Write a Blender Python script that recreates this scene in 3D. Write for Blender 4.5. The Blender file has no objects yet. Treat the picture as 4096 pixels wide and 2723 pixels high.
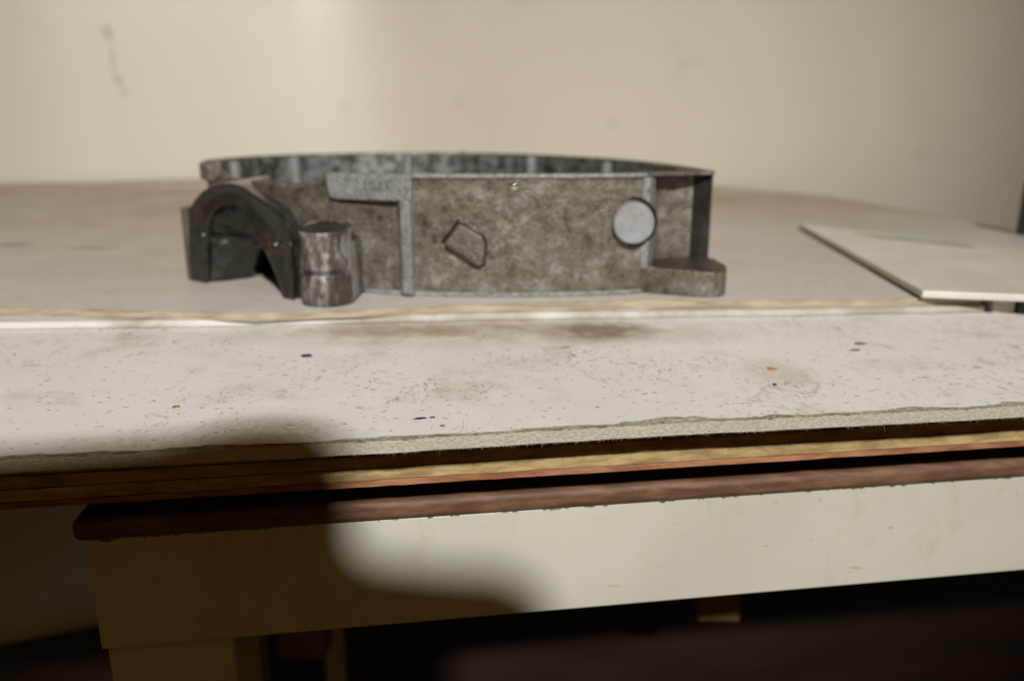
import bpy, bmesh, math, random
from mathutils import Vector, Matrix, noise
random.seed(7)
R = math.radians
S = bpy.context.scene
C = S.collection

# ------------------------------------------------------------------ camera
cam_d = bpy.data.cameras.new('camera'); cam = bpy.data.objects.new('camera', cam_d); C.objects.link(cam)
cam.location = (0, 0, .0943); cam.rotation_euler = (R(75), 0, 0)
cam_d.sensor_width = 23.2; cam_d.lens = 18; cam_d.clip_start = .004; cam_d.clip_end = 50
cam_d.dof.use_dof = True; cam_d.dof.focus_distance = .285; cam_d.dof.aperture_fstop = 4.6
S.camera = cam
# ------------------------------------------------------------------ light: dim warm room light + one hard lamp behind the photographer
W = bpy.data.worlds.new('World'); S.world = W; W.use_nodes = True
bg = W.node_tree.nodes['Background']; bg.inputs[0].default_value = (1, .55, .14, 1); bg.inputs[1].default_value = .092
ld = bpy.data.lights.new('flash_lamp', 'SPOT'); lamp = bpy.data.objects.new('flash_lamp', ld); C.objects.link(lamp)
lamp.location = (.46, -2.03, 1.75)
lamp.rotation_euler = (Vector((-.10, .90, .10)) - lamp.location).to_track_quat('-Z', 'Y').to_euler()
ld.energy = 510; ld.color = (1.0, .983, .945); ld.shadow_soft_size = .065; ld.spot_size = R(34.5); ld.spot_blend = 1.0
S.view_settings.view_transform = 'Standard'; S.view_settings.look = 'None'
S.view_settings.exposure = 0; S.view_settings.gamma = 1; S.view_settings.use_curve_mapping = False

# ------------------------------------------------------------------ helpers
def tag(o, label, cat=None, group=None, kind=None):
    if label: o['label'] = label
    if cat: o['category'] = cat
    if group: o['group'] = group
    if kind: o['kind'] = kind
    return o
def thing(name, loc, label, cat, group=None):
    o = bpy.data.objects.new(name, None); C.objects.link(o); o.location = loc; o.empty_display_size = .02
    return tag(o, label, cat, group)
def obj(name, bm, mat, parent=None, smooth=False, sharp=None):
    """bm holds world coordinates; the mesh is stored relative to its top-level thing (or its own base centre)."""
    root = parent
    while root is not None and root.parent is not None: root = root.parent
    if root is None:
        xs = [v.co for v in bm.verts]
        loc = Vector(((min(v.x for v in xs)+max(v.x for v in xs))/2, (min(v.y for v in xs)+max(v.y for v in xs))/2, min(v.z for v in xs)))
    else: loc = root.location.copy()
    bmesh.ops.translate(bm, verts=bm.verts, vec=-loc)
    bmesh.ops.recalc_face_normals(bm, faces=bm.faces)
    me = bpy.data.meshes.new(name); bm.to_mesh(me); bm.free()
    me.materials.append(mat)
    if smooth:
        for p in me.polygons: p.use_smooth = True
        if sharp:
            me.set_sharp_from_angle(angle=R(sharp))
    o = bpy.data.objects.new(name, me); C.objects.link(o)
    if parent is None: o.location = loc
    else: o.parent = parent
    return o
def remesh(o, vox, it=4, fac=.5):
    m = o.modifiers.new('remesh', 'REMESH'); m.mode = 'VOXEL'; m.voxel_size = vox; m.use_smooth_shade = True
    if it:
        s = o.modifiers.new('smooth', 'SMOOTH'); s.iterations = it; s.factor = fac
    return o
def bevel(o, w, seg=2, ang=40):
    m = o.modifiers.new('bevel', 'BEVEL'); m.width = w; m.segments = seg; m.limit_method = 'ANGLE'; m.angle_limit = R(ang)
    return o
def loft(bm, rings, closed=True, caps=True):
    vs = [[bm.verts.new(p) for p in r] for r in rings]
    n = len(rings[0])
    for a, b in zip(vs, vs[1:]):
        for i in range(n if closed else n-1):
            j = (i+1) % n
            bm.faces.new((a[i], a[j], b[j], b[i]))
    if caps and closed:
        bm.faces.new(vs[0][::-1]); bm.faces.new(vs[-1])
    return vs
def prism(bm, pts, z0, z1):
    return loft(bm, [[(x, y, z0) for x, y in pts], [(x, y, z1) for x, y in pts]])
def box(bm, x0, x1, y0, y1, z0, z1):
    return prism(bm, [(x0, y0), (x1, y0), (x1, y1), (x0, y1)], z0, z1)
def tube(bm, a, b, ra, rb=None, n=16):
    a, b = Vector(a), Vector(b); rb = ra if rb is None else rb
    d = (b-a).normalized(); u = d.orthogonal().normalized(); w = d.cross(u)
    f = lambda p, r: [p + r*(math.cos(2*math.pi*i/n)*u + math.sin(2*math.pi*i/n)*w) for i in range(n)]
    loft(bm, [f(a, ra), f(b, rb)])
def catmull(P, n=10, closed=False):
    out = []; m = len(P)
    for i in range(m if closed else m-1):
        g = lambda k: P[k % m] if closed else P[max(0, min(m-1, k))]
        p0, p1, p2, p3 = (Vector(g(i+k)) for k in (-1, 0, 1, 2))
        for k in range(n):
            t = k/n
            out.append(.5*((2*p1)+(p2-p0)*t+(2*p0-5*p1+4*p2-p3)*t*t+(3*p1-p0-3*p2+p3)*t**3))
    if not closed: out.append(Vector(P[-1]))
    return out
def lerp_path(P, x):                      # piecewise linear y(x)
    for (x0, y0), (x1, y1) in zip(P, P[1:]):
        if x <= x1: return y0 + (y1-y0)*(x-x0)/(x1-x0)
    return P[-1][1]
def nz(x, y=0., z=0.): return noise.noise(Vector((x, y, z)))

# ------------------------------------------------------------------ materials
class NT:
    def __init__(s, name):
        s.m = bpy.data.materials.new(name); s.m.use_nodes = True; s.t = s.m.node_tree
        s.b = s.t.nodes['Principled BSDF']; s.co = s.t.nodes.new('ShaderNodeTexCoord').outputs['Object']
    def n(s, typ, **kw):
        n = s.t.nodes.new(typ)
        for k, v in kw.items(): setattr(n, k, v)
        return n
    def put(s, sock, v):
        if hasattr(v, 'links') or isinstance(v, bpy.types.NodeSocket): s.t.links.new(v, sock)
        else: sock.default_value = (*v, 1) if isinstance(v, tuple) and len(v) == 3 and sock.type == 'RGBA' else v
    def mapping(s, scale=(1, 1, 1), rot=(0, 0, 0), loc=(0, 0, 0)):
        n = s.n('ShaderNodeMapping'); s.put(n.inputs['Vector'], s.co)
        n.inputs['Scale'].default_value = scale; n.inputs['Rotation'].default_value = rot; n.inputs['Location'].default_value = loc
        return n.outputs[0]
    def noise(s, scale, detail=4, rough=.55, vec=None, dist=0.):
        n = s.n('ShaderNodeTexNoise'); s.put(n.inputs['Vector'], vec or s.co)
        n.inputs['Scale'].default_value = scale; n.inputs['Detail'].default_value = detail
        n.inputs['Roughness'].default_value = rough; n.inputs['Distortion'].default_value = dist
        return n.outputs['Fac']
    def vor(s, scale, vec=None, feature='F1'):
        n = s.n('ShaderNodeTexVoronoi', feature=feature); s.put(n.inputs['Vector'], vec or s.co); n.inputs['Scale'].default_value = scale
        return n.outputs['Distance'], n.outputs.get('Color')
    def ramp(s, f, a, b, lo=0., hi=1.):
        n = s.n('ShaderNodeMapRange', interpolation_type='SMOOTHSTEP'); s.put(n.inputs[0], f)
        n.inputs[1].default_value = a; n.inputs[2].default_value = b; n.inputs[3].default_value = lo; n.inputs[4].default_value = hi
        return n.outputs[0]
    def math(s, op, a, b=0.):
        n = s.n('ShaderNodeMath', operation=op); s.put(n.inputs[0], a); s.put(n.inputs[1], b); return n.outputs[0]
    def mix(s, f, a, b):
        n = s.n('ShaderNodeMix', data_type='RGBA'); s.put(n.inputs[0], f); s.put(n.inputs[6], a); s.put(n.inputs[7], b); return n.outputs[2]
    def blob(s, c, r, pw=1.):             # 1 inside an ellipsoid at c (object coordinates), 0 outside
        v = s.n('ShaderNodeVectorMath', operation='SUBTRACT'); s.put(v.inputs[0], s.co); v.inputs[1].default_value = c
        d = s.n('ShaderNodeVectorMath', operation='DIVIDE'); s.put(d.inputs[0], v.outputs[0]); d.inputs[1].default_value = r
        l = s.n('ShaderNodeVectorMath', operation='LENGTH'); s.put(l.inputs[0], d.outputs[0])
        return s.ramp(l.outputs['Value'], 1.0, .25)
    def bump(s, h, strength, dist=.001):
        n = s.n('ShaderNodeBump'); n.inputs['Strength'].default_value = strength; n.inputs['Distance'].default_value = dist
        s.put(n.inputs['Height'], h); s.put(s.b.inputs['Normal'], n.outputs[0])
    def out(s, col, rough=.6, metal=0., spec=.5):
        s.put(s.b.inputs['Base Color'], col); s.put(s.b.inputs['Roughness'], rough); s.put(s.b.inputs['Metallic'], metal)
        s.b.inputs['Specular IOR Level'].default_value = spec
        return s.m

def cast_mat(name, dark, mid, light, lo=.50, hi=.66, rough=.55, metal=.35, speck=.55, seed=0., top=0., st=(1, 1, 1), bmp=.8):
    t = NT(name)
    v = t.mapping(st, loc=(seed, seed*.7, seed*.3))
    big = t.noise(55, 8, .74, v, .3); med = t.noise(150, 5, .6, v); fine = t.noise(620, 3, .6, v)
    f = t.math('ADD', t.math('MULTIPLY', big, .62), t.math('MULTIPLY', med, .38))
    c = t.mix(t.ramp(f, lo-.13, lo+.02), dark, mid)
    c = t.mix(t.ramp(f, lo, hi), c, light)
    sp = t.ramp(fine, .50, .64, 0., speck)
    c = t.mix(sp, c, tuple(x*.35 for x in dark))
    rust = t.ramp(t.noise(70, 4, .6, t.mapping(loc=(3+seed, 1, 2))), .60, .74, 0., .5)
    c = t.mix(rust, c, (.16, .115, .06))
    if top:                                # upward faces darkened in colour: shade of a grazing light plus oily grime
        g = t.n('ShaderNodeNewGeometry'); sx = t.n('ShaderNodeSeparateXYZ'); t.put(sx.inputs[0], g.outputs['True Normal'])
        c = t.mix(t.ramp(sx.outputs[2], .55, .85, 0., top), c, (.035, .028, .02))
    t.bump(t.math('ADD', t.math('MULTIPLY', med, .8), fine), bmp, .0009)
    return t.out(c, t.ramp(f, lo-.1, hi, rough-.12, rough+.05), metal)
M = {}
M['cast'] = cast_mat('grimy_cast_aluminium', (.050, .042, .030), (.140, .124, .094), (.29, .282, .255), .475, .67, .46, .28, .5, 0., .9, bmp=.7)
M['cast_shade_plate'] = cast_mat('brown_shade_plate_metal', (.045, .036, .028), (.105, .090, .074), (.18, .17, .155), .50, .70, .5, .3, .4, 4., .9)
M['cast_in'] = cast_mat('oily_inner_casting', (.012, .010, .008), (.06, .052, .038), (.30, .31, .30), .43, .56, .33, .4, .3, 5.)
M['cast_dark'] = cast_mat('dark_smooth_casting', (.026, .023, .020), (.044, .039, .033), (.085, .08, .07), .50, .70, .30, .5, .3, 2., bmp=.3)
M['cast_boss'] = cast_mat('stained_boss_metal', (.03, .025, .02), (.11, .098, .08), (.45, .45, .43), .47, .60, .45, .55, .25, 8., .85, (1.2, 1.2, .4))
M['cast_light'] = cast_mat('clean_oxidised_aluminium', (.10, .096, .084), (.215, .214, .200), (.30, .305, .295), .43, .60, .5, .25, .5, 11.)
M['cast_face'] = cast_mat('machined_boss_face', (.18, .18, .165), (.26, .268, .262), (.32, .33, .33), .40, .58, .45, .2, .10, 14., bmp=.12)
M['cast_brown'] = cast_mat('brown_stained_boss', (.075, .062, .05), (.14, .12, .10), (.22, .21, .19), .50, .68, .5, .3, .35, 17.)

def board_mat(name, base, tint, dirt=1., blobs=()):
    t = NT(name)
    c = t.mix(t.ramp(t.noise(5, 5, .6), .35, .75), base, tint)
    brown = (.30, .215, .115); dk = (.07, .06, .045)
    # smudges of dirt
    sm = t.ramp(t.noise(22, 7, .72), .50, .74, 0., .55*dirt); c = t.mix(sm, c, (.40, .33, .23))
    # flecks and scuffs in several directions, clustered
    clump = t.ramp(t.noise(14, 3, .6, t.mapping(loc=(5, 2, 0))), .40, .62, -.035, .03)
    for k, (ang, sx, sy, lo, hi, col, am) in enumerate([(.3, 150, 190, .62, .72, brown, .75), (.55, 330, 110, .61, .70, brown, .55), (-.5, 360, 120, .62, .70, (.20, .16, .10), .5),
                                                  (1.25, 300, 110, .62, .70, (.26, .19, .10), .5), (.1, 300, 300, .65, .72, (.13, .11, .08), .6), (-1.0, 60, 60, .57, .72, (.45, .36, .24), .5)]):
        v = t.mapping((sx, sy, 60), (0, 0, ang), (k*3.1, k*1.7, 0))
        f = t.math('ADD', t.noise(1, 5, .68, v, .9), clump)
        c = t.mix(t.ramp(f, lo, hi, 0., am*dirt), c, col)
    # specks
    for k, (sc, r, th, col) in enumerate([(200, .15, .84, dk), (60, .08, .88, (.06, .055, .05)), (300, .25, .78, brown), (420, .22, .80, (.22, .18, .12))]):
        d, cc = t.vor(sc, t.mapping((.6, 1.25, 1), (0, 0, .2*k), (k*.37, 0, 0)))
        sx = t.n('ShaderNodeSeparateColor'); t.put(sx.inputs[0], cc)
        m = t.math('MULTIPLY', t.ramp(t.math('ADD', d, t.math('MULTIPLY', t.math('SUBTRACT', t.noise(520, 2), .5), r*1.6)), r, r*.4), t.ramp(sx.outputs[0], th, th+.03, 0., .85*dirt))
        c = t.mix(m, c, col)
    for (ctr, rad, col, am, nsc) in blobs:
        m = t.math('MULTIPLY', t.blob(ctr, rad), t.ramp(t.noise(nsc, 5, .7), .30, .62, .15*am, am))
        c = t.mix(m, c, col)
    t.bump(t.noise(240, 3), .08, .0006)
    return t.out(c, t.ramp(t.noise(30, 3), .3, .7, .42, .62), 0., .4)
# ------------------------------------------------------------------ plain helpers for simple procedural materials
def mottled(name, a, b, scale=30, rough=.6, metal=0., bump=.1, stretch=(1, 1, 1), lo=.35, hi=.65, spec=.5):
    t = NT(name); v = t.mapping(stretch); n = t.noise(scale, 5, .6, v)
    t.bump(n, bump, .001)
    return t.out(t.mix(t.ramp(n, lo, hi), a, b), rough, metal, spec)

def wall_mat():
    t = NT('semi_gloss_cream_wall_paint')
    c = t.mix(t.ramp(t.noise(1.6, 4), .35, .7), (.70, .655, .55), (.665, .62, .51))
    c = t.mix(t.ramp(t.noise(9, 5, .65), .62, .78, 0., .25), c, (.40, .34, .25))
    for ctr, r, am in [((-.717, 1.52, .256), (.013, .4, .020), .42), ((-.714, 1.52, .212), (.007, .4, .040), .28), ((-.709, 1.52, .176), (.012, .4, .015), .4), ((-.702, 1.52, .155), (.013, .4, .014), .22),
                       ((-.33, 1.6, .135), (.02, .4, .02), .09), ((-.10, 1.55, .14), (.02, .4, .02), .09), ((.18, 1.45, .10), (.02, .4, .02), .09), ((.30, 1.4, .20), (.03, .4, .012), .09), ((.02, 1.5, .31), (.04, .4, .012), .09)]:
        c = t.mix(t.math('MULTIPLY', t.blob(ctr, r), am), c, (.20, .19, .18))
    t.bump(t.noise(60, 4), .05, .001)
    return t.out(c, t.ramp(t.noise(12, 3), .3, .7, .40, .46), 0., 1.)
M['wall'] = wall_mat()
M['board_low'] = board_mat('scuffed_white_board_skin', (.76, .755, .745), (.69, .68, .655), 1.0, [
    ((-.02, .405, -.0085), (.20, .045, .1), (.38, .30, .19), .6, 70), ((-.035, .408, -.0085), (.085, .022, .1), (.30, .22, .12), .75, 60), ((.046, .404, -.0085), (.040, .030, .1), (.20, .15, .08), .95, 50),
    ((-.086, .262, -.0085), (.034, .020, .1), (.30, .19, .10), .55, 420), ((-.12, .250, -.0085), (.05, .010, .1), (.40, .30, .20), .4, 300),
    ((-.06, .40, -.0085), (.05, .016, .1), (.34, .25, .14), .6, 90), ((.115, .33, -.0085), (.02, .03, .1), (.42, .28, .16), .45, 330)])
M['board_mid'] = board_mat('dusty_white_board_skin', (.58, .565, .54), (.53, .50, .46), .75, [
    ((-.2, 1.30, 0), (1.6, .95, .1), (.40, .315, .21), 1.0, 4), ((-.05, .60, 0), (.45, .25, .1), (.44, .37, .27), .55, 12), 
    ((-.42, .66, 0), (.035, .012, .1), (.2, .16, .1), .8, 60), ((-.34, .64, 0), (.03, .01, .1), (.2, .17, .1), .7, 60), ((-.5, 1.2, 0), (.3, .12, .1), (.36, .28, .17), .7, 6), ((.2, 1.1, 0), (.3, .25, .1), (.36, .28, .18), .7, 6), ((-.25, 1.0, 0), (.3, .15, .1), (.38, .31, .2), .6, 6)])
M['core_grey'] = mottled('grey_fibre_core', (.38, .345, .275), (.52, .48, .40), 700, .9, 0, .5, (1, 1, 2))
M['core_torn'] = mottled('torn_fibre_surface', (.22, .175, .115), (.40, .345, .26), 500, .9, 0, .5, (.3, 1, 1))
M['core_brown'] = mottled('brown_hardboard_core', (.30, .235, .16), (.46, .39, .29), 160, .85, 0, .4, (.3, 1, 3))
def edge_mat():
    t = NT('dirty_white_coated_edge')
    c = t.mix(t.ramp(t.noise(16, 5, .6), .36, .58), (.33, .285, .215), (.64, .635, .61))
    c = t.mix(t.math('MULTIPLY', t.blob((.26, .44, -.006), (.22, .4, .4)), t.ramp(t.noise(30, 4), .3, .6, .55, .95)), c, (.33, .295, .235))
    c = t.mix(t.math('MULTIPLY', t.blob((-.03, .42, -.006), (.07, .4, .4)), t.ramp(t.noise(40, 4), .3, .6, .3, .9)), c, (.36, .32, .25))
    return t.out(c, .5)
M['white_edge'] = edge_mat()
M['ply_tan'] = mottled('tan_plywood_veneer', (.28, .19, .075), (.50, .36, .17), 260, .8, 0, .6, (.22, 1, 1))
M['ply_orange'] = mottled('reddish_plywood_veneer', (.25, .095, .04), (.42, .195, .10), 220, .8, 0, .6, (.2, 1, 1))
M['ply_brown'] = mottled('brown_plywood_veneer', (.26, .16, .07), (.42, .28, .13), 240, .8, 0, .6, (.22, 1, 1))
M['mahogany'] = mottled('red_brown_stained_wood', (.105, .050, .024), (.20, .108, .060), 220, .62, 0, .3, (.18, 1, 1), .38, .68)
M['cream'] = None
def cream_mat():
    t = NT('chipped_cream_gloss_paint')
    c = t.mix(t.ramp(t.noise(9, 4), .35, .7), (.585, .580, .49), (.52, .515, .43))
    c = t.mix(t.ramp(t.noise(34, 6, .72, t.mapping((1, 1, .5))), .52, .74, 0., .45), c, (.36, .31, .20))
    c = t.mix(t.ramp(t.noise(150, 4, .7), .66, .74, 0., .5), c, (.25, .21, .14))
    c = t.mix(t.ramp(t.noise(1, 3, .6, t.mapping((45, 45, 300), (0, .25, 0))), .68, .73, 0., .5), c, (.30, .25, .15))
    t.bump(t.noise(30, 3), .06, .001)
    return t.out(c, .33, 0., .5)
M['cream'] = cream_mat()
M['chip_paint'] = mottled('bare_wood_chips', (.14, .09, .05), (.26, .19, .11), 200, .8)
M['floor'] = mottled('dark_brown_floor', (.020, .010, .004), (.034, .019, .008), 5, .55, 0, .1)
M['chest'] = mottled('dark_filler_wood', (.014, .0070, .0028), (.024, .012, .005), 20, .6, 0, .1, (.2, 1, 1))
M['pale_wood'] = mottled('pale_wood', (.13, .085, .03), (.18, .125, .05), 60, .7, 0, .2, (1, 1, .3))
M['steel'] = mottled('dull_grey_steel', (.22, .22, .25), (.36, .36, .40), 40, .35, .8, .05)
M['bead'] = mottled('glint_bead_metal', (.85, .87, .90), (.92, .93, .95), 40, .06, 1., .0)
M['black'] = mottled('black_plastic', (.010, .010, .013), (.02, .02, .026), 60, .45)
M['panel'] = mottled('off_white_panel', (.60, .57, .52), (.67, .65, .60), 20, .4, 0, .05)
M['green'] = mottled('faded_green_print', (.30, .38, .28), (.44, .48, .38), 60, .6, 0, .0)
M['chip_black'] = mottled('black_grit', (.01, .01, .01), (.05, .045, .04), 300, .6)
M['chip_brown'] = mottled('brown_grit', (.16, .10, .045), (.28, .19, .09), 300, .8)
M['chip_orange'] = mottled('orange_grit', (.40, .21, .11), (.52, .30, .17), 300, .7)
M['glass'] = mottled('dark_lens_glass', (.01, .01, .015), (.015, .012, .02), 20, .1)

# ------------------------------------------------------------------ setting: wall and floor
wplan = catmull([(-2.0, .98), (-1.5, 1.19), (-.95, 1.400), (-.64, 1.535), (-.48, 1.600), (-.36, 1.635), (-.24, 1.638), (-.11, 1.595), (.02, 1.538), (.2, 1.455), (.45, 1.33), (.80, 1.155), (1.2, .95), (1.7, .70)], 8)
FL = -.90
bm = bmesh.new()
off = []
for i, p in enumerate(wplan):
    a = wplan[max(0, i-1)]; b = wplan[min(len(wplan)-1, i+1)]; d = (b-a).normalized(); off.append(p + Vector((-d.y, d.x))*.06)
ring = [(p.x, p.y) for p in wplan] + [(p.x, p.y) for p in reversed(off)]
prism(bm, ring, FL, 1.25)
o = obj('wall', bm, M['wall'], None, True, 35); o['kind'] = 'structure'
# keep texture coordinates in metres of the room
for v in o.data.vertices: v.co += o.location
o.location = (0, 0, 0)
bm = bmesh.new(); bmesh.ops.create_grid(bm, x_segments=8, y_segments=8, size=3.2)
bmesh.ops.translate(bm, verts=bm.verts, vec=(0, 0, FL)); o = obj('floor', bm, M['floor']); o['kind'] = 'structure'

# ------------------------------------------------------------------ boards
A = R(8.3); EU = Vector((math.cos(A), math.sin(A))); EV = Vector((-math.sin(A), math.cos(A))); O2 = Vector((0, .2606))
def uv(u, v): p = O2 + EU*u + EV*v; return (p.x, p.y)
inner_wall = [(p.x, p.y) for p in wplan]
def wall_y(x):
    best = 9
    for (x0, y0), (x1, y1) in zip(inner_wall, inner_wall[1:]):
        if x0 <= x <= x1: best = min(best, y0 + (y1-y0)*(x-x0)/max(1e-6, x1-x0))
    return best
def sheet(bm, front, back, z0, z1):
    """front and back are polylines of equal length running left to right"""
    n = len(front); pts = list(front) + list(reversed(back))
    t = [bm.verts.new((x, y, z1)) for x, y in pts]; b = [bm.verts.new((x, y, z0)) for x, y in pts]; N = len(pts)
    for i in range(n-1):
        a, c = i, N-1-i
        bm.faces.new((t[a], t[a+1], t[c-1], t[c])); bm.faces.new((b[a+1], b[a], b[c], b[c-1]))
    for i in range(N):
        j = (i+1) % N; bm.faces.new((b[i], b[j], t[j], t[i]))
def keep_room_coords(o, root):            # object coordinates = metres of the room
    d = root.location.copy(); root.location = (0, 0, 0)
    return d
def back_y(x, lim):                       # rear edge of the stacked sheets
    e = [(-9, 9), (.25, 9), (.33, 1.37), (.40, 1.27), (.449, 1.155), (.466, 1.02), (.474, .92), (.9, .80)]
    return min(wall_y(x)-.02, lim, lerp_path(e, x) if x > .25 else 9)
def frange(a, b, n): return [a+(b-a)*i/(n-1) for i in range(n)]
# lower big board (soft grey fibre board with a white skin), torn front edge
U = frange(-1.65, .475, 1300)
def core_edge(u): return .0012*nz(u*9) + .0006*nz(u*60, 3) + .0002*nz(u*300, 1)
def skin_edge(u):
    t = .0016 + .0014*nz(u*22, 7) + .0010*nz(u*70, 5) + .0006*nz(u*260, 9)
    for c, w, h in [(.058, .020, .0052), (.155, .012, .0040), (.196, .006, .0035), (-.045, .016, .0022), (-.10, .006, .002), (.10, .008, .002), (.02, .01, .0015)]:
        k = abs(u-c)/w
        if k < 1: t += h*(1-k)**.6*(.7+.6*nz(u*180, 2))
    return core_edge(u) + max(.0002, t)
low = thing('fibre_board', (0, 0, 0), 'wide scuffed white board with torn grey fibre front edge, lowest of the stacked sheets', 'board')
f = [uv(u, core_edge(u)) for u in U]; b = [(x, back_y(x, 1.63)) for x, y in f]
bm = bmesh.new(); sheet(bm, f, b, -.0137, -.0091); obj('core', bm, M['core_grey'], low)
f = [uv(u, skin_edge(u)) for u in U]
def torn_sides(o, m):
    o.data.materials.append(m)
    for p in o.data.polygons:
        if abs(p.normal.z) < .5: p.material_index = 1
bm = bmesh.new(); sheet(bm, f, b, -.0090, -.0085); torn_sides(obj('skin', bm, M['board_low'], low), M['core_torn'])
# torn fibres lying on the core where the skin has come away
bm = bmesh.new()
for i in range(1500):
    u = random.uniform(-.19, .23); s0, s1 = core_edge(u), skin_edge(u)
    if s1 - s0 < .0012 and random.random() < .7: continue
    v = random.uniform(s0, s1+.0004); L = random.uniform(.001, .004); a = random.gauss(0, .25); w = random.uniform(.0001, .0003)
    x, y = uv(u, v); d = EU*math.cos(a)+EV*math.sin(a); n = Vector((-d.y, d.x))*w; h = random.uniform(.0001, .0006)
    z = -.0091
    vs = [bm.verts.new((x+n.x, y+n.y, z)), bm.verts.new((x-n.x, y-n.y, z)), bm.verts.new((x+d.x*L, y+d.y*L, z+h)), bm.verts.new((x+d.x*L*.5, y+d.y*L*.5, z+h*1.2))]
    bm.faces.new((vs[0], vs[1], vs[2])); bm.faces.new((vs[0], vs[1], vs[3]))
for i in range(1700):                      # fuzz hanging along the lower arris
    u = random.uniform(-.19, .23); x, y = uv(u, core_edge(u)); a = random.gauss(-1.57, .6); L = abs(random.gauss(0, .0007))+.0002
    if random.random() < .012: L *= 4
    d = Vector((EU.x*math.cos(a), EU.y*math.cos(a), math.sin(a)))*L + Vector((-EV.x, -EV.y, 0))*random.uniform(0, .0006)
    w = .00006; z = -.0134
    q = [bm.verts.new((x-EU.x*w, y-EU.y*w, z)), bm.verts.new((x+EU.x*w, y+EU.y*w, z)), bm.verts.new((x+d.x, y+d.y, z+d.z))]
    bm.faces.new(q)
o = obj('fibre_fringe', bm, M['core_torn'], low); o['kind'] = 'stuff'

# the two thinner boards on it
MIDF = [(-1.5, .43), (-1.0, .425), (-.278, .4215), (-.20, .414), (-.137, .4075), (-.08, .416), (-.034, .4262), (.02, .434), (.064, .4400), (.11, .441), (.163, .4405), (.215, .4425), (.272, .4490), (.276, .470), (.60, .480)]
MID2F = [(-1.5, .39), (-1.0, .395), (-.2697, .4045), (-.20, .408), (-.1403, .4115), (-.08, .418), (-.0341, .4230), (.02, .4275), (.0629, .4290), (.11, .433), (.1624, .4352), (.2217, .4412), (.272, .4445), (.276, .470), (.60, .480)]
X = frange(-1.45, .472, 900)
def midlabel(n): return n
mid = thing('hardboard_sheet', (0, 0, 0), 'thin dusty white faced board with brown sawn edge directly under the casting', 'board')
def e1(x): return lerp_path(MIDF, x) + .0008*nz(x*25, 1) + .0005*nz(x*90, 4)
def e1s(x): return e1(x) + max(.0, .0006 + .0016*nz(x*30, 8) + .0009*nz(x*130, 3)) - .0002
back = [(x, back_y(x, 1.50 + (.10 if x > -.80 else 0) + .01*nz(x*8))-.008) for x in X]
bm = bmesh.new(); sheet(bm, [(x, e1(x)) for x in X], back, -.0042, -.0005); obj('core', bm, M['core_brown'], mid)
bm = bmesh.new(); sheet(bm, [(x, e1s(x)) for x in X], back, -.0004, 0.); torn_sides(obj('skin', bm, M['board_mid'], mid), M['core_brown'])
mid2 = thing('coated_board', (0, 0, 0), 'thin board with clean white coated edge between the brown edged board and the lowest board', 'board')
def e2(x): return lerp_path(MID2F, x) + .0007*nz(x*18, 11) + .0003*nz(x*80, 5)
bm = bmesh.new(); sheet(bm, [(x, e2(x)) for x in X], back, -.0083, -.0044); bevel(obj('sheet_body', bm, M['white_edge'], mid2, True, 50), .0008, 2, 60)

# plywood panel under the lowest board
ply = thing('plywood_panel', (0, 0, 0), 'bare plywood panel with tan and reddish veneers under the torn white board', 'plywood')
UP = frange(-1.65, .47, 360)
zz = -.0138
layers = [('ply_brown', .0045, .0), ('ply_brown', .0045, .0006), ('ply_tan', .0048, .0), ('ply_tan', .0048, -.0003), ('ply_orange', .0026, -.0005)]
for k, (mt, h, dv) in enumerate(layers):
    fr = [uv(u, .0195 + dv + .0005*nz(u*40, k) + .0004*nz(u*170, k*3)) for u in UP]
    bb = [(x, back_y(x, 1.58)-.01) for x, y in fr]
    bm = bmesh.new(); sheet(bm, fr, bb, zz-h, zz-.0003); obj('veneer', bm, M[mt], ply); zz -= h
PB = zz                                     # underside of the plywood

# ------------------------------------------------------------------ table
tb = thing('table', (0, 0, FL), 'cream painted table with red brown wooden top under the plywood', 'table')
TT = -.0492; TBZ = -.0580
V0 = .0345; UL = -.1635; UR = 1.12; VB = .80
def ubox(bm, u0, u1, v0, v1, z0, z1): prism(bm, [uv(u0, v0), uv(u1, v0), uv(u1, v1), uv(u0, v1)], z0, z1)
bm = bmesh.new(); ubox(bm, UL, .75, V0, VB, TBZ, TT)
o = obj('tabletop', bm, M['mahogany'], tb, True, 60); bevel(o, .0028, 4)
AB = -.1066
bm = bmesh.new(); n = 200
fr = [uv(u, V0+.0025) for u in frange(UL+.0035, .745, n)]; bb = [uv(u, V0+.0225) for u in frange(UL+.0035, .745, n)]
sheet(bm, fr, bb, AB, TBZ-.0002); o = obj('apron', bm, M['cream'], tb, True, 50); bevel(o, .0005, 2, 60)
bm = bmesh.new()                             # chipped paint line under the table top
for i in range(70):
    u = random.uniform(UL+.004, .30); w = random.uniform(.0004, .0022); h = abs(random.gauss(0, .0003))+.00015
    if random.random() < .05: h *= 2; w *= 1.6
    pts = [uv(u-w, V0+.0023), uv(u+w*.3, V0+.0023), uv(u+w, V0+.0023)]
    z = TBZ-.0004
    q = [bm.verts.new((*pts[0], z)), bm.verts.new((*uv(u-w*.4, V0+.0023), z-h*.8)), bm.verts.new((*uv(u+w*.2, V0+.0023), z-h)), bm.verts.new((*pts[2], z))]
    bm.faces.new(q)
o = obj('paint_chips', bm, M['chip_paint'], tb); o['kind'] = 'stuff'
for (u0, v0) in ((UL+.0045, V0+.005), (.69, V0+.005), (UL+.0045, VB-.06), (.69, VB-.06)):
    bm = bmesh.new(); ubox(bm, u0, u0+.049, v0, v0+.049, FL, AB-.0004 if v0 < .1 else TBZ-.0002); bevel(obj('leg', bm, M['cream'], tb), .0015, 2)
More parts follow.
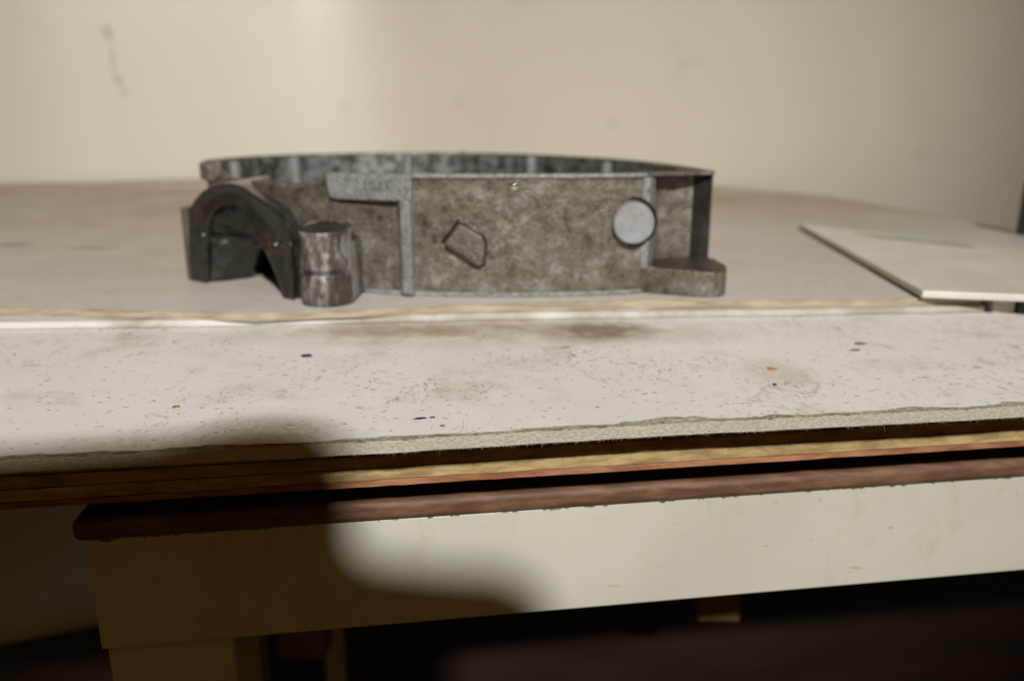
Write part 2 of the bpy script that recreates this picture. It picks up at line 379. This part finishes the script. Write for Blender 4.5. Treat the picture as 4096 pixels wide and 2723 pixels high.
bm = bmesh.new(); ubox(bm, UL+.0035, UL+.02, V0+.023, VB-.062, AB, TBZ-.0002); obj('apron', bm, M['cream'], tb)
bm = bmesh.new(); ubox(bm, UL+.06, .68, VB-.03, VB-.012, AB, TBZ-.0002); obj('apron', bm, M['cream'], tb)
for x0, x1, zb in ((-.1848, -.1479, -.3142), (.1458, .1783, -.2799)):
    bm = bmesh.new(); box(bm, x0, x1, .545, .570, zb, TBZ-.0002); bevel(obj('guide_block', bm, M['pale_wood'], tb), .001, 1)
# spacer battens keep the plywood clear of the table top
for v in (.20, .62):
    bm = bmesh.new(); ubox(bm, UL+.05, .30, v, v+.04, TT+.0001, PB-.0001)
    o = obj('batten', bm, M['pale_wood']); tag(o, 'pale spacer batten between table top and plywood', 'batten', 'spacer battens')
bm = bmesh.new(); tube(bm, (-.1305, .352, FL), (-.1305, .352, TBZ-.0004), .0052, n=20)
o = obj('steel_tube', bm, M['steel'], None, True, 50); tag(o, 'upright grey steel tube behind the table leg', 'tube')

# dark chest added so the space under the table stays dark
ch = thing('dark_filler_chest', (.15, .62, FL), 'dark brown chest added to keep the space under the table dark', 'chest')
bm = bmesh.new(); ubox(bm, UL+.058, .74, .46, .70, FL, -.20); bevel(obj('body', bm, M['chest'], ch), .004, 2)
bm = bmesh.new(); ubox(bm, UL+.056, .742, .455, .705, -.199, -.175); bevel(obj('filler_chest_lid', bm, M['chest'], ch), .003, 2)

# ------------------------------------------------------------------ casting
root = thing('ring_casting', (-.06, .64, .0), 'grimy cast aluminium housing ring standing on the white boards', 'casting')
ZT = .0687
back_pts = catmull([(.120, .484), (.112, .57), (.090, .66), (.047, .748), (-.015, .812), (-.09, .840), (-.165, .822), (-.222, .765), (-.243, .68), (-.226, .60), (-.200, .548), (-.168, .502), (-.138, .476), (-.108, .464)], 9)
front_pts = [(-.0930, .4605), (-.0760, .4575), (-.0576, .4525), (-.030, .4498), (0, .4488), (.030, .4505), (.055, .4545), (.0745, .4600), (.0800, .4630), (.0815, .4710), (.0870, .4795), (.0980, .4850), (.1100, .4862)]
outer = [Vector(p) for p in back_pts] + [Vector(p) for p in front_pts]
N = len(outer); cen = Vector((-.06, .645))
def ztop(p):
    if p.y < .60 and p.x < -.110:
        k = min(1, max(0, (p.y-.555)/.03)); return .0628 + (ZT-.0628)*k
    return ZT
def zbot(p): return .0475 if (-.200 < p.x < -.128 and p.y < .55) else 0.
inner = []
for i, p in enumerate(outer):
    d = (outer[(i+1) % N]-outer[i-1]).normalized(); nrm = Vector((-d.y, d.x)); 
    if nrm.dot(cen-p) < 0: nrm = -nrm
    inner.append(p + nrm*.0085)
def wall_ring(bm, out, inn, z0f, z1f):
    rings = [[(p.x, p.y, z0f(p)) for p in out], [(p.x, p.y, z1f(p)) for p in out], [(p.x, p.y, z1f(o_)) for p, o_ in zip(inn, out)], [(p.x, p.y, z0f(o_)) for p, o_ in zip(inn, out)]]
    vs = [[bm.verts.new(q) for q in r] for r in rings]; n = len(out)
    for a in range(4):
        A_, B_ = vs[a], vs[(a+1) % 4]
        for i in range(n): j = (i+1) % n; bm.faces.new((A_[i], A_[j], B_[j], B_[i]))
bm = bmesh.new(); wall_ring(bm, outer, inner, zbot, ztop)
remesh(obj('ring_wall', bm, M['cast'], root), .0012, 3)
# oily inner skin of the ring with its ribs
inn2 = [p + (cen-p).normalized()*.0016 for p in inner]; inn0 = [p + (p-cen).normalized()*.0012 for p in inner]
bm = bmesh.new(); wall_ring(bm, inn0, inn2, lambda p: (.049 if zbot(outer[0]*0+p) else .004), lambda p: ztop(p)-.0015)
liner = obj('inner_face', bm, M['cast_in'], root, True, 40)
for px, py, rr in ((-.209, .772, .0060), (-.107, .828, .0055), (.020, .770, .0055), (.0795, .648, .0050), (-.228, .655, .005)):
    c = Vector((px, py)); d = (cen-c).normalized(); c = c + d*.0045
    bm = bmesh.new(); tube(bm, (c.x, c.y, .004), (c.x, c.y, ZT-.0008), rr*1.15, rr*.9, 20); obj('rib', bm, M['cast_light'], root, True, 50)
# thin overhanging rim: right end, back and left tip
def strip(bm, path, w_out, w_in, z0, z1):
    vs = []
    for i, p in enumerate(path):
        a = path[max(0, i-1)]; b = path[min(len(path)-1, i+1)]; d = (b-a).normalized(); nn = Vector((-d.y, d.x))
        if nn.dot(p-cen) < 0: nn = -nn
        q, r = p+nn*w_out, p-nn*w_in
        vs.append([(q.x, q.y, z0), (q.x, q.y, z1), (r.x, r.y, z1), (r.x, r.y, z0)])
    loft(bm, vs)
bp = [Vector(p) for p in back_pts]; fp = [Vector(p) for p in front_pts]
bm = bmesh.new(); strip(bm, bp[:82], .0008, .0100, .0664, .0694); remesh(obj('rim', bm, M['cast_boss'], root), .0009, 2)
bm = bmesh.new(); strip(bm, bp[72:90], .0045, .006, .0585, .0692); remesh(obj('rim', bm, M['cast'], root), .001, 4)
rl = [Vector(p) for p in ((-.0562, .4522), (-.030, .4497), (0, .4488), (.030, .4504), (.055, .4542), (.0775, .4600))]
bm = bmesh.new(); strip(bm, rl, .0014, .004, .0665, .0695); remesh(obj('rim', bm, M['cast_light'], root), .0008, 2)
bm = bmesh.new(); prism(bm, [(.0745, .4592), (.1202, .4788), (.1202, .4960), (.072, .475)], .0672, .0693); remesh(obj('rim', bm, M['cast'], root), .0009, 3)
bl = [Vector(p) for p in ((-.0900, .4625), (-.0760, .4572), (-.0576, .4522), (-.030, .4496), (0, .4486), (.030, .4502), (.055, .4540), (.0760, .4600))]
bm = bmesh.new(); strip(bm, bl, .0016, .004, 0., .0027); remesh(obj('base_lip', bm, M['cast_light'], root), .0008, 2)
# number pad with stamped figures, and the ridge below it
bm = bmesh.new()
pad = [(-.1062, .0692), (-.1055, .0585), (-.1040, .0558), (-.1010, .0545), (-.0560, .0545), (-.0552, .0692)]
def pady(x): return .4605 + (x+.106)*(.4462-.4605)/.051
loft(bm, [[(x, pady(x), z) for x, z in pad], [(x, pady(x)+.011, z) for x, z in pad]])
padO = remesh(obj('number_pad', bm, M['cast_light'], root), .0007, 2)
cu = bpy.data.curves.new('figures', 'FONT'); cu.body = '1011'; cu.size = .0078; cu.extrude = .0002; cu.space_character = 1.15; cu.align_x = 'CENTER'
tmp = bpy.data.objects.new('figures_tmp', cu); C.objects.link(tmp); bpy.context.view_layer.update()
me = bpy.data.meshes.new_from_object(tmp.evaluated_get(bpy.context.evaluated_depsgraph_get())); bpy.data.objects.remove(tmp)
bm = bmesh.new(); bm.from_mesh(me); bpy.data.meshes.remove(me)
ang = math.atan2(.4462-.4605, .051)
bmesh.ops.transform(bm, matrix=Matrix.Translation((-.0762, pady(-.0762)-.00005, .0603)) @ Matrix.Rotation(ang, 4, 'Z') @ Matrix.Rotation(R(90), 4, 'X'), verts=bm.verts)
obj('stamped_figures', bm, M['cast_brown'], padO)
bm = bmesh.new(); loft(bm, [[(-.0655, .4545, z), (-.0625, .4478, z), (-.0570, .4462, z), (-.0545, .4545, z)] for z in (.0015, .0548)])
remesh(obj('ridge', bm, M['cast_light'], root), .0008, 4)
# five sided boss
dm = [(-.0379, .0312), (-.0293, .0424), (-.0168, .0352), (-.0153, .0300), (-.0165, .0187), (-.0195, .0186)]
cx = sum(p[0] for p in dm)/6; cz = sum(p[1] for p in dm)/6
bm = bmesh.new(); loft(bm, [[(x, .4530, z) for x, z in dm], [(x, .4440, z) for x, z in dm]])
db = obj('diamond_boss', bm, M['cast_brown'], root); remesh(db, .0006, 3)
bm = bmesh.new(); sh = lambda k: [(cx+(x-cx)*k, cz+(z-cz)*k) for x, z in dm]
loft(bm, [[(x, .4450, z) for x, z in sh(.84)], [(x, .4437, z) for x, z in sh(.80)]]); obj('boss_face', bm, M['cast_brown'], db)
bm = bmesh.new(); loft(bm, [[(x+.0004, .4525, z+.0004) for x, z in sh(1.22)], [(x+.0004, .4490, z+.0004) for x, z in sh(1.16)]]); remesh(obj('boss_dark_halo', bm, M['cast_dark'], db), .0006, 4)  # dark plate standing for the boss's shadow and grime on the wall
# round boss
def disc(bm, cx, cz, prof, n=48):
    loft(bm, [[(cx+r*math.cos(2*math.pi*i/n), y, cz+r*math.sin(2*math.pi*i/n)) for i in range(n)] for y, r in prof])
bm = bmesh.new(); disc(bm, .0690, .0418, [(.466, .0126), (.4575, .0122), (.4530, .0117), (.4512, .0115), (.4507, .0108)])
rb = obj('round_boss', bm, M['cast_face'], root, True, 35)
bm = bmesh.new(); disc(bm, .0690, .0418, [(.4640, .0150), (.4585, .0146), (.4575, .0132), (.4585, .0118)]); obj('boss_dark_halo', bm, M['cast_dark'], rb, True, 60)
# vertical edge and foot flange on the right
bm = bmesh.new(); loft(bm, [[(.0740+.0009*nz(z*200), .4592, z), (.0790+.001*nz(z*150, 2), .4590, z), (.0835, .468, z), (.078, .471, z), (.073, .466, z)] for z in frange(.014, .0672, 20)])
remesh(obj('edge_rib', bm, M['cast_light'], root), .0009, 4)
foot = [(.0740, .4615), (.0900, .4540), (.1080, .4470), (.1150, .4462), (.1205, .4490), (.1245, .4550), (.1262, .4640), (.1240, .4800), (.1180, .4950), (.0980, .4960), (.0800, .4780)]
bm = bmesh.new()
loft(bm, [[(x, y, 0) for x, y in foot], [(x, y, .0150 + .055*(y-.446) + .02*max(0, .10-x)) for x, y in foot]]); remesh(obj('foot_flange', bm, M['cast'], root), .0008, 2)
bm = bmesh.new(); loft(bm, [[(.1085, .4862, z), (.1150, .4838, z), (.1205, .4840, z), (.1215, .4900, z), (.1180, .5050, z), (.107, .500, z)] for z in (.012, .0685)]); remesh(obj('edge_rib', bm, M['cast_dark'], root), .0009, 3)

# starter arch on the left
FPa = Vector((-.1918, .4886)); FD = Vector((.0610, -.0450)).normalized(); IN = Vector((.04, 1)).normalized()
outer_p = [(-.0165, 0), (-.0150, .020), (-.0115, .036), (-.0085, .046), (-.0020, .0525), (.0080, .0580), (.0190, .0615), (.0310, .0630), (.0430, .0622), (.0515, .0590), (.0650, .0545), (.0790, .0490), (.0850, .0425), (.0865, .0345), (.0868, .0280), (.0868, .0140), (.0862, 0)]
inner_p = [(.0008, 0), (.0030, .012), (.0050, .0225), (.0075, .033), (.0110, .0405), (.0170, .0460), (.0260, .0497), (.0350, .0508), (.0410, .0500), (.0455, .0455), (.0505, .0375), (.0560, .0315), (.0610, .0262), (.0660, .0195), (.0705, .0125), (.0735, .0060), (.0755, 0)]
op = catmull(outer_p, 4); ip = catmull(inner_p, 4)
def F3(s, z, d): p = FPa + FD*s + IN*d; return (p.x, p.y, z)
bm = bmesh.new(); rings = []
for i, (a, b) in enumerate(zip(op, ip)):
    k = i/(len(op)-1); dep = .085 if k < .42 else max(.020, .085-.15*(k-.42)/.2)
    hol = .0045*math.sin(math.pi*k)          # slightly dished front face
    m = (a+b)/2
    sw = max(0., 1-k/.42)                   # the left side of the tunnel narrows inwards
    q = F3(b.x, b.y, dep); q = (q[0]+.022*min(1, sw*2.5), q[1], q[2]-.006*math.sin(math.pi*min(1, k/.6)))
    rings.append([F3(a.x, a.y, 0), F3(m.x, m.y, hol), F3(b.x, b.y, 0), q, F3(a.x, a.y, dep)])
loft(bm, rings)
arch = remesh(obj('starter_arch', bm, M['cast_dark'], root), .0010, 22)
bm = bmesh.new(); loft(bm, [[(-.2075, .5000, z), (-.2025, .4975, z), (-.1980, .520, z), (-.2050, .523, z)] for z in (0.0005, .0462)]); remesh(obj('side_plate', bm, M['cast'], root), .0009, 3)
# dished web closing the upper left of the tunnel; only its lower right stays open
bm = bmesh.new(); rings = []
SL = [(0, -.004), (.012, -.001), (.0225, .002), (.033, .004), (.0405, .008), (.046, .013), (.053, .022)]
SR = [(0, .027), (.006, .030), (.012, .0345), (.022, .0430), (.027, .0505), (.031, .0570), (.038, .0530), (.046, .0480), (.053, .0400)]
for z in frange(0, .052, 22):
    a, b = lerp_path(SL, z), lerp_path(SR, z); fr_, bk_ = [], []
    for q in frange(0, 1, 10):
        s_ = a+(b-a)*q
        d_ = .003 + max(0., s_-.001)*1.25*max(.12, 1-z/.046) + .0022*nz(s_*120, z*120) + (.003 if .027 < z < .031 else 0)
        fr_.append(F3(s_, z, d_)); bk_.append(F3(s_, z, d_+.02))
    rings.append(fr_ + bk_[::-1])
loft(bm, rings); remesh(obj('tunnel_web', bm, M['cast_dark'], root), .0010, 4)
# unseen plate added inside the ring to block lamp light and darken it
bm = bmesh.new(); prism(bm, [(p.x, p.y) for p in inner[::2]], .034, .040); obj('shade_plate', bm, M['cast_shade_plate'], root)
# mounting boss
bm = bmesh.new(); n = 64; BC = Vector((-.1020, .4335)); rings = []
prof = [(0., .0128), (.0012, .0143), (.005, .0150), (.010, .0150), (.0165, .0149), (.0178, .0146), (.0182, .0130), (.0196, .0130), (.0201, .0144), (.024, .0147), (.028, .0142), (.032, .0136), (.036, .0137), (.039, .0142), (.0412, .0148), (.0418, .0146), (.0420, .0125), (.0408, .0116), (.0404, .0105)]
for z, r in prof:
    ring_ = []
    for i in range(n):
        t = 2*math.pi*i/n; dx, dy = math.cos(t), math.sin(t); rr = r
        if .0170 < z < .0200:
            rr = r if dy < -.55 and dx < .75 else .0146
        rr *= 1 + .022*nz(dx*2, dy*2, z*80) + .012*nz(dx*5, dy*5, z*260)
        ring_.append((BC.x+dx*rr, BC.y+dy*rr, z + (0 if z < .038 else .002*(dy+.2))))
    rings.append(ring_)
loft(bm, rings); mb = obj('mounting_boss', bm, M['cast_boss'], root, True, 50)
bm = bmesh.new(); loft(bm, [[(BC.x+r*math.cos(t/24*math.pi), BC.y+r*math.sin(t/24*math.pi), z+.002*(math.sin(t/24*math.pi)*r/.0118+.2)) for t in range(48)] for z, r in ((.0400, .0118), (.0413, .0118), (.0411, .0060))]); obj('bore_plug', bm, M['cast_dark'], mb, True, 40)
bm = bmesh.new(); loft(bm, [[(-.1300, .4450, z), (-.1140, .4400, z), (-.0905, .4400, z), (-.0900, .4720, z), (-.1300, .4900, z)] for z in (.0005, .036)])
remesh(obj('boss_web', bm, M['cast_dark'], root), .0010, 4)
bm = bmesh.new(); loft(bm, [[(-.0925, .4290, z), (-.0892, .4300, z), (-.0872, .4450, z), (-.0872, .4700, z), (-.0935, .4700, z)] for z in (.0015, .034)]); remesh(obj('boss_web', bm, M['cast_boss'], root), .0009, 4)
# small mirror beads added to stand for glints on the casting
for (x, y, z, r) in ((.0012, .4500, .0628, .0030), (-.0110, .4474, .0018, .0013), (-.1880, .4850, .0315, .0013), (-.1325, .4455, .0312, .0014), (.0515, .4528, .0470, .0008), (.0515, .4528, .0365, .0007), (.0775, .4588, .0590, .0009), (.0770, .4588, .0560, .0007), (-.0505, .8385, .0672, .0038)):
    bm = bmesh.new(); bmesh.ops.create_uvsphere(bm, u_segments=16, v_segments=10, radius=r); bmesh.ops.translate(bm, verts=bm.verts, vec=(x, y, z)); obj('glint_bead', bm, M['bead'], root, True)

# ------------------------------------------------------------------ things beside it
pn = thing('white_panel', (.30, .55, .0), 'flat off white panel with faded green print lying on the boards', 'panel')
pp = [(.2318, .4404), (.4200, .4020), (.4200, .5300), (.3850, .6000), (.2760, .7660)]
bm = bmesh.new(); prism(bm, pp, .0012, .0052); bevel(obj('panel_body', bm, M['panel'], pn), .0006, 2)
bm = bmesh.new(); q = [(.2975, .7000), (.3080, .6650), (.3560, .6050), (.3600, .6300)]
vs = [bm.verts.new((x, y, .0056)) for x, y in q]; bm.faces.new(vs); obj('green_print', bm, M['green'], pn)
bm = bmesh.new(); box(bm, .2755, .2875, .4440, .4600, -.0085, .0011); o = obj('wood_block', bm, M['core_grey']); tag(o, 'little grey block propping the corner of the off white panel', 'block')
bm = bmesh.new(); box(bm, .2882, .3300, .4400, .4700, -.0085, .0010); o = bevel(obj('black_block', bm, M['black']), .001, 2); tag(o, 'flat black block under the off white panel beside the grey one', 'block')
bm = bmesh.new(); box(bm, .4610, .4750, .690, .730, -.0083, .048); o = bevel(obj('black_case', bm, M['black']), .003, 2); tag(o, 'upright black case against the wall beyond the off white panel', 'case')
def chip(name, x, y, L, w, ang, mat, label, z=-.0085, h=.0007, cat='debris', group=None):
    bm = bmesh.new(); n = 11; rb_, rt = [], []
    for i in range(n):
        t = 2*math.pi*i/n; r = 1+.45*nz(x*900+math.cos(t)*1.3, y*900+math.sin(t)*1.3)
        a, b = math.cos(t)*L*r, math.sin(t)*w*r
        p = (x+a*math.cos(ang)-b*math.sin(ang), y+a*math.sin(ang)+b*math.cos(ang))
        rb_.append((*p, z)); rt.append((x+(p[0]-x)*.75, y+(p[1]-y)*.75, z+h*(.7+.5*nz(i*.7, x*50))))
    loft(bm, [rb_, rt]); o = obj(name, bm, M[mat]); tag(o, label, cat, group)
chip('black_chip', -.0959, .356, .0026, .0026, -.3, 'chip_black', 'single black chip on white board between casting and torn edge')
chip('brown_chip', -.1278, .2856, .0016, .0014, .2, 'chip_brown', 'flat tan brown flake on clean white board left of the shadowed scuffs')
chip('black_flake', -.0335, .2735, .0026, .0010, .2, 'chip_black', 'long black flake beside its smaller neighbour near torn edge', h=.0004)
chip('black_flake', -.0292, .2745, .0011, .0007, .1, 'chip_black', 'small black flake next to the longer one near torn edge', h=.0004)
chip('brown_chip', -.0248, .2659, .0011, .0009, .1, 'chip_brown', 'tiny brown flake just in front of the two black flakes', h=.0004)
chip('dark_crumb', .1713, .3772, .0034, .0022, .35, 'chip_brown', 'brown crumb behind a darker one on board before the off white panel')
chip('dark_crumb', .1641, .3659, .0028, .0012, .2, 'chip_black', 'thin black crumb in front of the brown one before the off white panel', h=.0004)
chip('orange_flake', .1144, .3353, .0024, .0030, .1, 'chip_orange', 'larger orange flake lying behind a black speck on white board', h=.0003)
chip('black_speck', .1085, .3124, .0010, .0010, 0, 'chip_black', 'round black speck in front of the orange flake')
chip('orange_flake', -.0905, .4300, .0015, .0012, .2, 'chip_orange', 'orange flake beside the foot of the mounting boss', z=0., h=.0008)

# ------------------------------------------------------------------ photographer's camera, unseen; outline shaped to shade board and apron, tripod added
ph = thing('shadow_camera', (0, -.07, FL), 'unseen black camera shaped to shade the board, on an added tripod', 'camera')
sil = [(-.170, .060), (.085, .060), (.0865, .176), (.082, .189), (.068, .1965), (.039, .1985), (.021, .2005), (.0150, .206), (.0165, .222), (.0145, .2320), (.008, .2395), (-.003, .2430), (-.015, .2425), (-.029, .2375), (-.042, .2335), (-.063, .2305), (-.084, .2275), (-.110, .224), (-.170, .216)]
bm = bmesh.new(); loft(bm, [[(x, -.100, z) for x, z in sil], [(x, -.060, z) for x, z in sil]]); bevel(obj('body', bm, M['black'], ph), .0015, 2)
ax = Vector((0, math.cos(R(15)), -math.sin(R(15)))); c0 = Vector((0, 0, .0943))
bm = bmesh.new(); tube(bm, c0-ax*.072, c0-ax*.012, .034, .033, 40); bevel(obj('unseen_lens_barrel', bm, M['black'], ph, True, 40), .002, 2)
bm = bmesh.new(); tube(bm, c0-ax*.0115, c0-ax*.0085, .027, .025, 40); obj('unseen_front_glass', bm, M['glass'], ph, True, 40)
bm = bmesh.new(); tube(bm, (-.14, -.080, -.60), (-.14, -.080, .0598), .014, .014, 20); obj('added_tripod_column', bm, M['black'], ph, True, 40)
for t in (90, 210, 330):
    bm = bmesh.new(); tube(bm, (-.14+.012*math.cos(R(t)), -.080+.012*math.sin(R(t)), -.30), (-.14+.26*math.cos(R(t)), -.080+.26*math.sin(R(t)), FL), .012, .009, 16); obj('leg', bm, M['black'], ph, True, 40)
